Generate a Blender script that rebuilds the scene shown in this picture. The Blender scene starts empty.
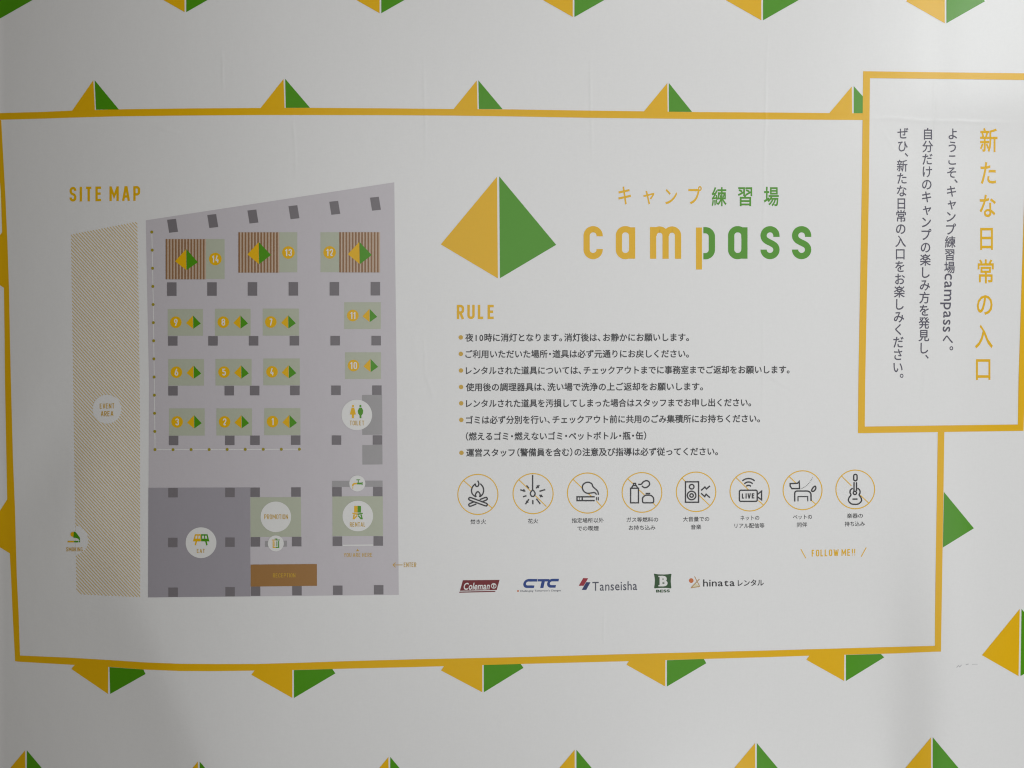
import bpy, bmesh, math, random
from mathutils import Vector
random.seed(7)
S = bpy.context.scene
C = S.collection
# ------------------------------------------------------------------ camera, light, exposure
F = 745.0                       # focal length in photo pixels (a phone's main lens)
D = 1.86                        # metres from the lens to the nearest bulge of the cloth
CAM = Vector((0.0, -D, 1.5))
cd = bpy.data.cameras.new('camera'); cam = bpy.data.objects.new('camera', cd); C.objects.link(cam)
cam.location = CAM; cam.rotation_euler = (math.radians(90), 0, 0)
cd.sensor_width = 36; cd.lens = 36 * F / 1024; cd.clip_start = .02; cd.clip_end = 100
S.camera = cam
W = bpy.data.worlds.new('World'); S.world = W; W.use_nodes = True
W.node_tree.nodes['Background'].inputs[0].default_value = (1.0, .74, .42, 1)
W.node_tree.nodes['Background'].inputs[1].default_value = .035
def lamp(name, loc, target, sx, sy, power, col):
    l = bpy.data.lights.new(name, 'AREA'); l.shape = 'RECTANGLE'; l.size = sx; l.size_y = sy
    l.energy = power; l.color = col
    o = bpy.data.objects.new(name, l); C.objects.link(o); o.location = loc
    o.rotation_euler = (Vector(target) - Vector(loc)).to_track_quat('-Z', 'Y').to_euler()
lamp('upper_fill_light', (1.1, -1.8, 4.1), (.5, 0, 1.5), 1.0, 1.0, 11, (1.0, 1.0, .985))  # added fill from above, set so its reflection misses the view
lamp('low_fill_light', (1.7, -1.7, -1.75), (.5, 0, 1.5), 1.2, 1.2, 25, (.97, .995, 1.0))  # added lamp shining up from below to even the brightness, no real source
lamp('room_light', (1.45, -3.5, 1.5), (1.15, 0, 1.5), 5.4, 4.0, 76, (.985, 1.0, 1.01))
lamp('ceiling_light', (3.1, -2.0, 3.45), (1.1, 0, 2.3),   1.1, 1.0, 17, (.965, 1.0, 1.0))
S.view_settings.view_transform = 'Standard'; S.view_settings.look = 'None'
S.view_settings.exposure = .31; S.view_settings.gamma = 1
S.cycles.filter_width = 1.15

# ------------------------------------------------------------------ materials
def nt_add(nt, kind, **kw):
    n = nt.nodes.new(kind)
    for k, v in kw.items(): setattr(n, k, v)
    return n
def px(u, v): return (u - 512) * .00257, 1.5 - (v - 384) * .00257
CREASES = []
for u0, v0, u1, v1, w, h in ((426, 70, 428, 162, 1.6, .0005), (425, 335, 427, 372, 1.5, .0003), (428, 376, 435, 398, 2.2, .0005), (589, 72, 590, 160, 1.5, .0008), (595, 330, 596, 368, 1.4, .0006), (604, 612, 604, 645, 1.5, .0007),
                             (765, 48, 763, 268, 1.5, .0008), (764, 322, 764, 420, 1.6, .0009), (766, 372, 795, 389, 2.4, .0013), (941, 66, 939, 152, 2.0, .0010), (931, 366, 930, 402, 2.2, .0011), (872, 117, 1030, 116, 2.2, .0010),
                             (164, 131, 186, 138, 2.0, .0008), (230, 62, 231, 96, 1.5, .0006), (846, 386, 866, 395, 2.2, .0007), (764, 560, 764, 740, 1.5, .0004), (885, 128, 900, 150, 2.0, .0006), (300, 120, 301, 180, 1.6, .0004), (1006, 545, 1024, 560, 2.2, .0006)):
    a, b = px(u0, v0), px(u1, v1)
    CREASES.append(((a[0] + b[0]) / 2, (a[1] + b[1]) / 2, math.atan2(b[1] - a[1], b[0] - a[0]), math.hypot(b[0] - a[0], b[1] - a[1]) / 2, w * .00257, h * .5))
def cloth_relief():
    g = bpy.data.node_groups.new('cloth_relief', 'ShaderNodeTree')
    g.interface.new_socket('Normal', in_out='OUTPUT', socket_type='NodeSocketVector')
    g.interface.new_socket('Tone', in_out='OUTPUT', socket_type='NodeSocketFloat')
    out = nt_add(g, 'NodeGroupOutput'); L = g.links.new
    geo = nt_add(g, 'ShaderNodeNewGeometry'); sep = nt_add(g, 'ShaderNodeSeparateXYZ'); L(geo.outputs['Position'], sep.inputs[0])
    def M(op, a, b=None, c=None):
        m = nt_add(g, 'ShaderNodeMath', operation=op)
        for i, x in enumerate((a, b, c)):
            if x is None: continue
            if isinstance(x, (int, float)): m.inputs[i].default_value = x
            else: L(x, m.inputs[i])
        return m.outputs[0]
    def noise(scale, detail=2, sx=1, sz=1, off=0):
        mp = nt_add(g, 'ShaderNodeMapping'); mp.inputs['Scale'].default_value = (sx, 1, sz); mp.inputs['Location'].default_value = (off, 0, off)
        L(geo.outputs['Position'], mp.inputs[0])
        n = nt_add(g, 'ShaderNodeTexNoise'); n.inputs['Scale'].default_value = scale; n.inputs['Detail'].default_value = detail
        L(mp.outputs[0], n.inputs['Vector']); return n.outputs[0]
    # pressed fold lines and puckers: (x, z, angle, half length, half width, height), metres on the wall
    wob = M('SUBTRACT', noise(9, 2, 1, 1, 4), .5)
    broken = M('ADD', .35, M('MULTIPLY', noise(14, 2, 1, 1, 2), 1.3))
    crease = None
    for x, z, an, ln, wd, ht in CREASES:
        dx = M('SUBTRACT', sep.outputs[0], x); dz = M('SUBTRACT', sep.outputs[2], z); ca, sa = math.cos(an), math.sin(an)
        a = M('ADD', M('MULTIPLY', dx, ca), M('MULTIPLY', dz, sa)); b = M('SUBTRACT', M('MULTIPLY', dz, ca), M('MULTIPLY', dx, sa))
        b = M('ADD', b, M('MULTIPLY', wob, .012))
        e = M('ADD', M('POWER', M('ABSOLUTE', M('DIVIDE', a, ln)), 4), M('POWER', M('ABSOLUTE', M('DIVIDE', b, wd)), 2))
        r = M('MULTIPLY', M('MULTIPLY', M('EXPONENT', M('MULTIPLY', e, -1)), ht), broken)
        crease = r if crease is None else M('ADD', crease, r)
    weave = noise(420, 2, 1, 1.6)
    soft = noise(7, 3)
    mid = noise(26, 2, 1, .6, 6)
    h = M('ADD', crease, M('ADD', M('MULTIPLY', weave, .00009), M('ADD', M('MULTIPLY', soft, .0007), M('MULTIPLY', mid, .00045))))
    b = nt_add(g, 'ShaderNodeBump'); b.inputs['Strength'].default_value = 1.0; b.inputs['Distance'].default_value = 1.0
    L(h, b.inputs['Height']); L(b.outputs[0], out.inputs[0])
    tone = M('ADD', .965, M('ADD', M('MULTIPLY', noise(230, 2, 1, .35), .035), M('MULTIPLY', noise(230, 2, .35, 1, 2), .035)))
    L(tone, out.inputs[1])
    return g
RELIEF = cloth_relief()
MATS = {}
def mat(name, col, rough=.33, spec=.5):
    if name in MATS: return MATS[name]
    m = bpy.data.materials.new(name); m.use_nodes = True; nt = m.node_tree
    p = nt.nodes['Principled BSDF']; g = nt_add(nt, 'ShaderNodeGroup'); g.node_tree = RELIEF
    mx = nt_add(nt, 'ShaderNodeVectorMath', operation='SCALE'); mx.inputs[0].default_value = col
    nt.links.new(g.outputs[1], mx.inputs['Scale']); nt.links.new(mx.outputs[0], p.inputs['Base Color'])
    nt.links.new(g.outputs[0], p.inputs['Normal'])
    p.inputs['Roughness'].default_value = rough; p.inputs['Specular IOR Level'].default_value = spec
    MATS[name] = m; return m
WHITE = mat('white_cloth', (.80, .80, .80))
YEL = mat('yellow_print', (.80, .46, .003)); GRN = mat('green_print', (.072, .30, .004))
GOLD = mat('gold_print', (.60, .37, .045)); INK = mat('black_print', (.022, .022, .026)); NAVYINK = mat('slate_print', (.085, .08, .115))
FLOOR = mat('lilac_grey_print', (.585, .555, .59)); DARKF = mat('dark_grey_print', (.365, .345, .385))
PILL = mat('pillar_grey_print', (.20, .185, .20)); PLOT = mat('sage_print', (.475, .505, .40)); BLOCK = mat('mid_grey_print', (.37, .36, .37))
BROWN = mat('brown_print', (.36, .185, .06)); DECK = mat('deck_brown_print', (.29, .155, .075)); DECKL = mat('deck_tan_print', (.57, .44, .34))
HATCH = mat('hatch_brown_print', (.66, .49, .21)); MAPW = mat('map_white_print', (.78, .78, .77)); OLIVE = mat('olive_print', (.36, .29, .02))
MAROON = mat('maroon_print', (.17, .004, .010)); BLUE = mat('blue_print', (.006, .045, .24)); RED = mat('red_print', (.33, .010, .028))
NAVY = mat('navy_print', (.015, .03, .13)); FOREST = mat('forest_print', (.018, .075, .018)); GREYT = mat('grey_print', (.085, .09, .12))
ORANGE = mat('orange_print', (.60, .16, .04)); TAN = mat('tan_print', (.50, .30, .10)); CREAM = mat('cream_print', (.72, .66, .45)); SCUFF = mat('scuff_grey', (.50, .50, .52))

# ------------------------------------------------------------------ the shape of the hanging cloth
def softplus(x): return math.log1p(math.exp(x)) if x < 30 else x
def depth(u, v):
    d = D
    if u > 290: d += .084 * ((u - 290) / 650.0) ** 2 / (1 + max(0, u - 1050) / 500.0)
    else: d += .105 * ((290 - u) / 290.0) ** 2 / (1 + max(0, -u) / 200.0)
    d += .041 * (v - 110) / 545.0
    # the fold that runs down through the lower left corner
    s = (150 + (v - 660) * .42) - u
    wv = 1 / (1 + math.exp(-(v - 560) / 45.0))
    d += wv * .00085 * 10 * softplus(s / 10.0) / (1 + max(0, s) / 90.0)
    # slanting ripples at the lower left
    s2 = u + .55 * (v - 470)
    d += .0050 * math.sin(s2 / 24.0) * math.exp(-((u - 55) / 55.0) ** 2 - ((v - 470) / 75.0) ** 2)
    # soft vertical drape at the lower right
    w2 = 1 / (1 + math.exp(-(v - 520) / 60.0))
    d -= w2 * .056 * math.tanh((u - 918) / 48.0) * math.exp(-((u - 905) / 140.0) ** 2)
    w3 = math.exp(-((v - 120) / 260.0) ** 2)
    d += w3 * .0022 * math.exp(-((u - 940) / 16.0) ** 2)
    d += .006 * math.tanh((v - 124) / 26.0) * math.exp(-((v - 124) / 90.0) ** 2) / (1 + math.exp(-(u - 900) / 25.0))
    # faint fullness elsewhere
    d += .0016 * math.sin(u / 83.0 + v / 210.0) * math.sin(v / 131.0 + .7)
    return d
def at(u, v, lift=0.0):
    y = depth(u, v) - lift
    return Vector((CAM.x + (u - 512) / F * y, CAM.y + y, CAM.z - (v - 384) / F * y))

def facing(u, v):        # the cloth's own normal, towards the viewer
    h = 1.5
    a = at(u + h, v) - at(u - h, v); b = at(u, v + h) - at(u, v - h)
    n = b.cross(a).normalized()
    return n if n.y < 0 else -n

# ------------------------------------------------------------------ building helpers
ORIG = {}
def link(name, me, m, parent, world):
    o = bpy.data.objects.new(name, me); C.objects.link(o)
    if parent: o.parent = parent; o.location = world - ORIG[parent.name]
    else: o.location = world
    ORIG[o.name] = world
    if m: me.materials.append(m)
    return o
STEP = .00030
def area2(p): return sum(p[i][0] * p[(i + 1) % len(p)][1] - p[(i + 1) % len(p)][0] * p[i][1] for i in range(len(p)))
def ink(name, polys, m, parent, layer=1, tris=None):
    """polys: outlines in the print's own layout; tris: ready (points, faces) pieces; laid onto the cloth as one mesh"""
    bm = bmesh.new(); micro = 0; nrm = []
    def lay(pts, faces):
        nonlocal micro
        b = bmesh.new(); vs = [b.verts.new((x, y, 0)) for x, y in pts]
        for f in faces:
            try: b.faces.new([vs[i] for i in f])
            except ValueError: pass
        b.normal_update()
        xs = [p[0] for p in pts]; ys = [p[1] for p in pts]
        if any(len(f.verts) > 4 for f in b.faces) or len(faces) == 1: bmesh.ops.triangulate(b, faces=b.faces[:])
        for axis, lo, hi, st in ((0, min(xs), max(xs), 9.0), (1, min(ys), max(ys), 16.0)):
            k = math.floor(lo / st) + 1
            while k * st + .137 < hi:
                co = [0, 0, 0]; no = [0, 0, 0]; co[axis] = k * st + .137; no[axis] = 1
                bmesh.ops.bisect_plane(b, geom=b.verts[:] + b.edges[:] + b.faces[:], plane_co=co, plane_no=no); k += 1
        b.normal_update()
        lift = layer * STEP + micro * .00002; micro = (micro + 1) % 9
        idx = {}
        for vv in b.verts: idx[vv] = bm.verts.new(at(vv.co.x, vv.co.y, lift)); nrm.append(facing(vv.co.x, vv.co.y))
        for f in b.faces:
            vl = [idx[x] for x in f.verts]
            if f.normal.z > 0: vl.reverse()      # layout y runs down, so this turns every face towards the viewer
            try: bm.faces.new(vl)
            except ValueError: pass
        b.free()
    for p in polys: lay(p, [list(range(len(p)))])
    for pts, faces in (tris or []): lay(pts, faces)
    c = Vector((0, 0, 0))
    for v in bm.verts: c += v.co
    c /= max(1, len(bm.verts))
    for v in bm.verts: v.co -= c
    bm.normal_update()
    me = bpy.data.meshes.new(name); bm.to_mesh(me); bm.free()
    for f in me.polygons: f.use_smooth = True
    set_normals(me, nrm)
    return link(name, me, m, parent, c)
def set_normals(me, ns):    # shade every print with the cloth's own curvature
    a = me.attributes.new('custom_normal', 'FLOAT_VECTOR', 'POINT')
    a.data.foreach_set('vector', [c for n in ns for c in n])
def rect(x0, y0, x1, y1): return [(x0, y0), (x1, y0), (x1, y1), (x0, y1)]
def disc(cx, cy, r, n=36, ry=None): return [(cx + r * math.cos(2 * math.pi * i / n), cy + (ry or r) * math.sin(2 * math.pi * i / n)) for i in range(n)]
def fillet(pts, r, closed=False, seg=6):
    n = len(pts); out = []
    for i, p in enumerate(pts):
        if not closed and i in (0, n - 1): out.append(p); continue
        a = Vector(pts[i - 1]); b = Vector(p); c = Vector(pts[(i + 1) % n])
        la, lc = (a - b).length, (c - b).length
        fa = la if (not closed and i == 1) else la / 2
        fc = lc if (not closed and i == n - 2) else lc / 2
        t = min(r, fa * .999, fc * .999)
        if t <= 1e-6: out.append(p); continue
        p0 = b + (a - b) / la * t; p1 = b + (c - b) / lc * t
        cosang = max(-1, min(1, (a - b).normalized().dot((c - b).normalized())))
        k = .55 if cosang < .5 else .5
        for j in range(seg + 1):       # rational quadratic -> close to a circular arc
            s = j / seg; w = math.sin(math.acos(cosang) / 2)
            q0, q1, q2 = (1 - s) ** 2, 2 * s * (1 - s) * max(w, .2), s * s
            q = (p0 * q0 + b * q1 + p1 * q2) / (q0 + q1 + q2); out.append((q.x, q.y))
    return out
def smooth(pts, closed=False, seg=5):
    n = len(pts); out = []
    rng = range(n) if closed else range(n - 1)
    for i in rng:
        g = (lambda k: pts[k % n]) if closed else (lambda k: pts[max(0, min(n - 1, k))])
        p0, p1, p2, p3 = g(i - 1), g(i), g(i + 1), g(i + 2)
        for j in range(seg):
            t = j / seg
            out.append(tuple(.5 * (2 * p1[d] + (p2[d] - p0[d]) * t + (2 * p0[d] - 5 * p1[d] + 4 * p2[d] - p3[d]) * t * t + (3 * p1[d] - p0[d] - 3 * p2[d] + p3[d]) * t ** 3) for d in (0, 1)))
    if not closed: out.append(pts[-1])
    return out
def ribbon(pts, w, closed=False):
    q = [Vector(pts[0])]
    for p in pts[1:]:
        if (Vector(p) - q[-1]).length > 1e-4: q.append(Vector(p))
    if closed and (q[0] - q[-1]).length < 1e-4: q.pop()
    n = len(q); out = []
    for i in range(n):
        a = q[i - 1] if (i > 0 or closed) else None
        c = q[(i + 1) % n] if (i < n - 1 or closed) else None
        d1 = (q[i] - a).normalized() if a is not None else None
        d2 = (c - q[i]).normalized() if c is not None else None
        if d1 is None: d1 = d2
        if d2 is None: d2 = d1
        n1 = Vector((-d1.y, d1.x)); n2 = Vector((-d2.y, d2.x)); m = n1 + n2
        if m.length < 1e-4: m = n1
        m.normalize(); s = w / 2 / max(.42, m.dot(n1))
        out.append(tuple(q[i] + m * s)); out.append(tuple(q[i] - m * s))
    faces = [(2 * i, 2 * i + 1, 2 * i + 3, 2 * i + 2) for i in range(n - 1)]
    if closed: faces.append((2 * n - 2, 2 * n - 1, 1, 0))
    return (out, faces)
def clip(poly, a, b):     # keep what lies left of the directed line a->b
    out = []
    def side(p): return (b[0] - a[0]) * (p[1] - a[1]) - (b[1] - a[1]) * (p[0] - a[0])
    for i in range(len(poly)):
        p, q = poly[i], poly[(i + 1) % len(poly)]; sp, sq = side(p), side(q)
        if sp >= 0: out.append(p)
        if sp * sq < 0:
            t = sp / (sp - sq); out.append((p[0] + (q[0] - p[0]) * t, p[1] + (q[1] - p[1]) * t))
    return out

# ---- lettering from Blender's built-in typeface
GL = {}
def swell(pts, fs, w):       # thicken a glyph by pushing its outline outwards
    cnt = {}
    for f in fs:
        for i in range(len(f)):
            a, b = f[i], f[(i + 1) % len(f)]; cnt[(a, b)] = cnt.get((a, b), 0) + 1
    ar = sum((pts[f[i]][0] * pts[f[(i + 1) % len(f)]][1] - pts[f[(i + 1) % len(f)]][0] * pts[f[i]][1]) for f in fs for i in range(len(f)))
    sg = 1 if ar > 0 else -1; acc = {}
    for (a, b) in cnt:
        if (b, a) in cnt: continue
        d = Vector((pts[b][0] - pts[a][0], pts[b][1] - pts[a][1]))
        if d.length < 1e-6: continue
        n = Vector((d.y, -d.x)).normalized() * sg
        for k in (a, b): acc.setdefault(k, []).append(n)
    out = []
    for i, p in enumerate(pts):
        l = acc.get(i)
        if not l: out.append(p); continue
        m = Vector((0, 0))
        for n in l: m += n
        if m.length < 1e-4: out.append(p); continue
        m.normalize(); q = w / max(.6, m.dot(l[0])); out.append((p[0] + m.x * q, p[1] + m.y * q))
    return out
def glyph(ch, bold=0.0):
    k = (ch, bold)
    if k not in GL:
        c = bpy.data.curves.new('glyph', 'FONT'); c.body = ch; c.resolution_u = 3
        o = bpy.data.objects.new('glyph', c); C.objects.link(o)
        dg = bpy.context.evaluated_depsgraph_get(); me = bpy.data.meshes.new_from_object(o.evaluated_get(dg))
        pts = [(v.co.x, v.co.y) for v in me.vertices]; fs = [tuple(p.vertices) for p in me.polygons]
        bpy.data.objects.remove(o); bpy.data.meshes.remove(me); bpy.data.curves.remove(c)
        if bold: pts = swell(pts, fs, bold)
        GL[k] = (pts, fs)
    return GL[k]
def g_ink(ch, bold=0.0):
    p = glyph(ch, bold)[0]; xs = [a[0] for a in p]; ys = [a[1] for a in p]
    return min(xs), max(xs), min(ys), max(ys)
def kern(ch):             # (advance, shift) in ems
    if ch in '。、': return .60, 0
    if ch == '・': return .56, -.22
    if ch == '（': return .5, -.5
    if ch == '）': return .5, 0
    if ch.isdigit(): return .62, .31 - sum(g_ink(ch)[:2]) / 2
    if ord(ch) < 128:
        i = g_ink(ch) if ch != ' ' else (0, .25, 0, 0); return i[1] - i[0] + .11, .055 - i[0]
    return 1.0, 0
def line(text, x0, x1, yl, yr, em, bold=.008, italic=0.0):
    """one line of lettering whose ink runs x0..x1; yl / yr are the heights of the optical middle at its two ends"""
    pen = 0; pieces = []; lo, hi = 1e9, -1e9
    for ch in text:
        adv, sh = kern(ch)
        if ch != ' ':
            pts, fs = glyph(ch, bold); q = [(pen + sh + x, y) for x, y in pts]
            lo = min(lo, min(a[0] for a in q)); hi = max(hi, max(a[0] for a in q)); pieces.append((q, fs))
        pen += adv
    k = (x1 - x0) / (hi - lo); out = []
    for q, fs in pieces:
        out.append(([(x0 + (x - lo) * k + italic * em * y, yl + (yr - yl) * (x - lo) / (hi - lo) - (y - .38) * em) for x, y in q], fs))
    return out
def fit(ch, x0, y0, x1, y1, bold=.008, lean=0.0):      # a glyph whose ink fills a box
    a, b, c, d = g_ink(ch, bold); pts, fs = glyph(ch, bold)
    return ([(x0 + (x - a) / (b - a) * (x1 - x0) + lean * ((y - c) / (d - c) - .5) * (y1 - y0), y1 - (y - c) / (d - c) * (y1 - y0)) for x, y in pts], fs)
def cell(ch, cx, cy, ew, eh, bold=.006, dx=0, dy=0):   # a glyph centred in its em box
    pts, fs = glyph(ch, bold)
    return ([(cx + (x - .5 + dx) * ew, cy - (y - .38 + dy) * eh) for x, y in pts], fs)
# ---- condensed drawn capitals (strokes of even width)
ST = {
 'S': (1, [[(1, .76), (1, 1), (0, 1), (0, .56), (1, .44), (1, 0), (0, 0), (0, .24)]], 1), 'I': (0, [[(0, 0), (0, 1)]], 0),
 'T': (1, [[(-.1, 1), (1.1, 1)], [(.5, 1), (.5, 0)]], 0), 'E': (1, [[(1, 1), (0, 1), (0, 0), (1, 0)], [(0, .52), (.9, .52)]], 0),
 'M': (1.55, [[(0, 0), (0, 1)], [(1, 0), (1, 1)], [(.04, .97), (.5, .28), (.96, .97)]], 0), 'A': (1.25, [[(0, 0), (.46, 1)], [(1, 0), (.54, 1)], [(.2, .26), (.8, .26)]], 0),
 'P': (1, [[(0, 0), (0, 1), (1, 1), (1, .42), (0, .42)]], 2), 'R': (1, [[(0, 0), (0, 1), (1, 1), (1, .45), (0, .45)], [(.45, .45), (1, 0)]], 2),
 'U': (1, [[(0, 1), (0, 0), (1, 0), (1, 1)]], 1), 'L': (.85, [[(0, 1), (0, 0), (1, 0)]], 0), 'F': (.85, [[(0, 0), (0, 1), (1, 1)], [(0, .5), (.85, .5)]], 0),
 'O': (1, [[(0, 0), (0, 1), (1, 1), (1, 0)]], 3), 'W': (1.8, [[(0, 1), (.24, 0)], [(.28, 0), (.5, .95)], [(.5, .95), (.72, 0)], [(1, 1), (.76, 0)]], 0), 'V': (1.1, [[(0, 1), (.46, 0)], [(1, 1), (.54, 0)]], 0),
 'N': (1.1, [[(0, 0), (0, 1)], [(1, 0), (1, 1)], [(.03, .96), (.97, .04)]], 0), 'K': (1, [[(0, 0), (0, 1)], [(1, 1), (0, .4)], [(.35, .6), (1, 0)]], 0),
 'G': (1, [[(1, .76), (1, 1), (0, 1), (0, 0), (1, 0), (1, .45), (.55, .45)]], 1), 'C': (1, [[(1, .74), (1, 1), (0, 1), (0, 0), (1, 0), (1, .26)]], 1),
 'Y': (1.1, [[(0, 1), (.5, .45), (1, 1)], [(.5, .45), (.5, 0)]], 0), 'H': (1, [[(0, 0), (0, 1)], [(1, 0), (1, 1)], [(0, .5), (1, .5)]], 0), 'B': (1, [[(0, 0), (0, 1), (1, 1), (1, .53), (0, .53)], [(0, .53), (1, .53), (1, 0), (0, 0)]], 2),
 '!': (0, [[(0, .3), (0, 1)], [(0, -.05), (0, .08)]], 0),
 '1': (.5, [[(0, .76), (.9, .98)], [(1, 1), (1, 0)]], 0), '2': (1, [[(0, .74), (0, 1), (1, 1), (1, .62), (0, 0), (1, 0)]], 4), '3': (1, [[(0, .78), (0, 1), (1, 1), (1, .53), (.4, .53)], [(.4, .53), (1, .53), (1, 0), (0, 0), (0, .22)]], 1),
 '4': (1.05, [[(.55, 1), (.02, .26)], [(0, .24), (1.1, .24)], [(.75, .5), (.75, 0)]], 0), '5': (1, [[(.98, 1), (.04, 1), (.04, .56)], [(.04, .6), (1, .6), (1, 0), (0, 0), (0, .2)]], 7),
 '6': (1, [[(.7, 1), (0, .42), (0, 0), (1, 0), (1, .56), (.12, .56)]], 6), '7': (1, [[(0, 1), (1, 1)], [(.97, .98), (.35, 0)]], 0), '8': (1, [[(0, .54), (0, 1), (1, 1), (1, .54)], [(0, 0), (0, .53), (1, .53), (1, 0)]], 3),
 '9': (1, [[(.3, 0), (1, .58), (1, 1), (0, 1), (0, .44), (.88, .44)]], 6), '0': (1, [[(0, 0), (0, 1), (1, 1), (1, 0)]], 3)}
def caps(text, x0, x1, y0l, y0r, h, sw, track=.30, cond=.36, italic=0.0, apart=False):
    """drawn capitals whose ink runs x0..x1; y0l / y0r is the top of the letters at either end, h their height"""
    hi = h - sw; adv = []; pen = 0
    for ch in text:
        if ch == ' ': pen += .26 * h; continue
        w = ST[ch][0] * cond * h; adv.append((ch, pen, w)); pen += w + sw + track * h * .5
    total = pen - track * h * .5; k = (x1 - x0) / total; out = []
    for ch, px, w in adv:
        _, paths, rk = ST[ch]
        out.append([])
        for path in paths:
            pts = [(x0 + (px + sw / 2 + a * w) * k, b) for a, b in path]
            q = [(x, y0l + (y0r - y0l) * (x - x0) / (x1 - x0) + sw / 2 + (1 - b) * hi) for x, b in pts]
            for e, n in ((0, 1), (-1, -2)):          # square ends reach the full letter height
                if path[e][1] in (0, 1) and abs(q[e][1] - q[n][1]) > abs(q[e][0] - q[n][0]) and not (rk == 3 and path[0][0] == 0 and path[0][1] == 0):
                    q[e] = (q[e][0], q[e][1] + (sw / 2 if path[e][1] == 0 else -sw / 2))
            r = .5 * w * k
            if rk == 0: pp = (q, False)
            elif rk == 3: pp = (fillet(q, r, True), True)
            elif rk == 7: pp = (q if len(q) == 3 else fillet(q, r), False)
            elif rk == 2: pp = ([q[0]] + fillet(q[1:], r) if len(q) > 3 and text and ch in 'PR' else fillet(q, r), False)
            else: pp = (fillet(q, r), False)
            pts2 = [(x + italic * (y0l + h - y), y) for x, y in pp[0]]
            out[-1].append(ribbon(pts2, sw, pp[1]))
    return out if apart else [r for l in out for r in l]

# ------------------------------------------------------------------ THE BANNER
base = at(512, 1000)
banner = bpy.data.objects.new('printed_banner', None); C.objects.link(banner); banner.location = base; ORIG[banner.name] = base
banner.empty_display_size = .2
banner['label'] = 'white cloth banner printed with a camp site map, house rules and yellow green tents'
banner['category'] = 'banner'
# the cloth itself: a front and a back face 1.5 mm apart
us = [-330 + 5 * i for i in range(338)]; vs_ = [-230 + 5 * i for i in range(247)]
verts = []; faces = []; nu, nv = len(us), len(vs_)
for back in (0, 1):
    for v in vs_:
        for u in us: verts.append(at(u, v, -.0015 * back) - base)
for j in range(nv - 1):
    for i in range(nu - 1):
        a = j * nu + i; faces.append((a, a + nu, a + nu + 1, a + 1)); b = a + nu * nv; faces.append((b, b + 1, b + nu + 1, b + nu))
N = nu * nv
for i in range(nu - 1):
    faces.append((i, i + 1, i + 1 + N, i + N)); a = (nv - 1) * nu + i; faces.append((a + 1, a, a + N, a + 1 + N))
for j in range(nv - 1):
    a = j * nu; faces.append((a + nu, a, a + N, a + nu + N)); a += nu - 1; faces.append((a, a + nu, a + nu + N, a + N))
me = bpy.data.meshes.new('cloth_sheet'); me.from_pydata(verts, [], faces)
for f in me.polygons: f.use_smooth = True
set_normals(me, [facing(u, v) * (1 - 2 * back) for back in (0, 1) for v in vs_ for u in us])
link('cloth_sheet', me, WHITE, banner, base)

# ---- big yellow frame round the rules and the map (a band with outer and inner line)
def band(outer, inner):
    pts = []; f = []
    for a, b in zip(outer, inner): pts += [a, b]
    for i in range(len(outer) - 1): f.append((2 * i, 2 * i + 1, 2 * i + 3, 2 * i + 2))
    return (pts, f)
top = [(-6, 113.4, 119.9), (1.2, 113, 119.7), (40, 112, 118.7), (72, 110.6, 117.6), (119, 109.3, 116.3), (190, 108.4, 115.5), (256, 108, 115), (310, 107.8, 115), (384, 108.3, 115.1), (453, 109, 115.6), (512, 109.4, 116.4), (590, 110.6, 117.8), (645, 111.3, 118.4), (692, 112, 119), (768, 112.5, 119.3), (830, 113, 119.8), (866, 113.3, 120)]
lft = [(113.4, -6, 1.0), (120, -5.5, 1.2), (192, .8, 5.2), (240, 2.3, 7.4), (288, 3.9, 9), (340, 4.6, 10), (384, 5, 11), (459, 6.4, 13), (509, 7.3, 15), (576, 11, 16.8), (613, 12.6, 18.6), (655.4, 14.8, 20), (661.2, 15, 20.2)]
bot = [(15, 655.4, 661.3), (20, 655.5, 661.8), (72, 657.8, 664.8), (110, 660.1, 667), (145, 662.4, 669.6), (180, 663.8, 671), (215, 664.1, 671.1), (256, 664, 670.6), (293, 663, 670), (356, 660.9, 668.4), (416, 659.3, 667), (512, 657.3, 664.2), (627, 654.1, 661.2), (768, 650.5, 657.1), (813, 649.2, 655.6), (893, 647, 653.5), (935, 645.8, 651.7), (941, 645.6, 651.6)]
rgt = [(432, 944.4, 937.8), (500, 943.4, 936.8), (576, 942.2, 935.5), (620, 941.5, 935), (645.7, 941.1, 934.9), (651.6, 941, 934.9)]
# joined end to end with mitred corners
frame = [band([(u, a) for u, a, b in top], [(u, b) for u, a, b in top]),
         band([(o, v) for v, o, i in lft[1:-1]] + [(15, 661.2)], [(i, v) for v, o, i in lft[1:-1]] + [(20.0, 655.45)]),
         band([(15, 661.2)] + [(u, b) for u, a, b in bot[1:-1]] + [(941, 651.6)], [(20, 655.45)] + [(u, a) for u, a, b in bot[1:-1]] + [(934.9, 645.8)]),
         band([(o, v) for v, o, i in rgt[:-2]] + [(941, 651.6)], [(i, v) for v, o, i in rgt[:-2]] + [(934.9, 645.8)])]
border = ink('border_frame', [], YEL, banner, 1, frame)
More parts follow.
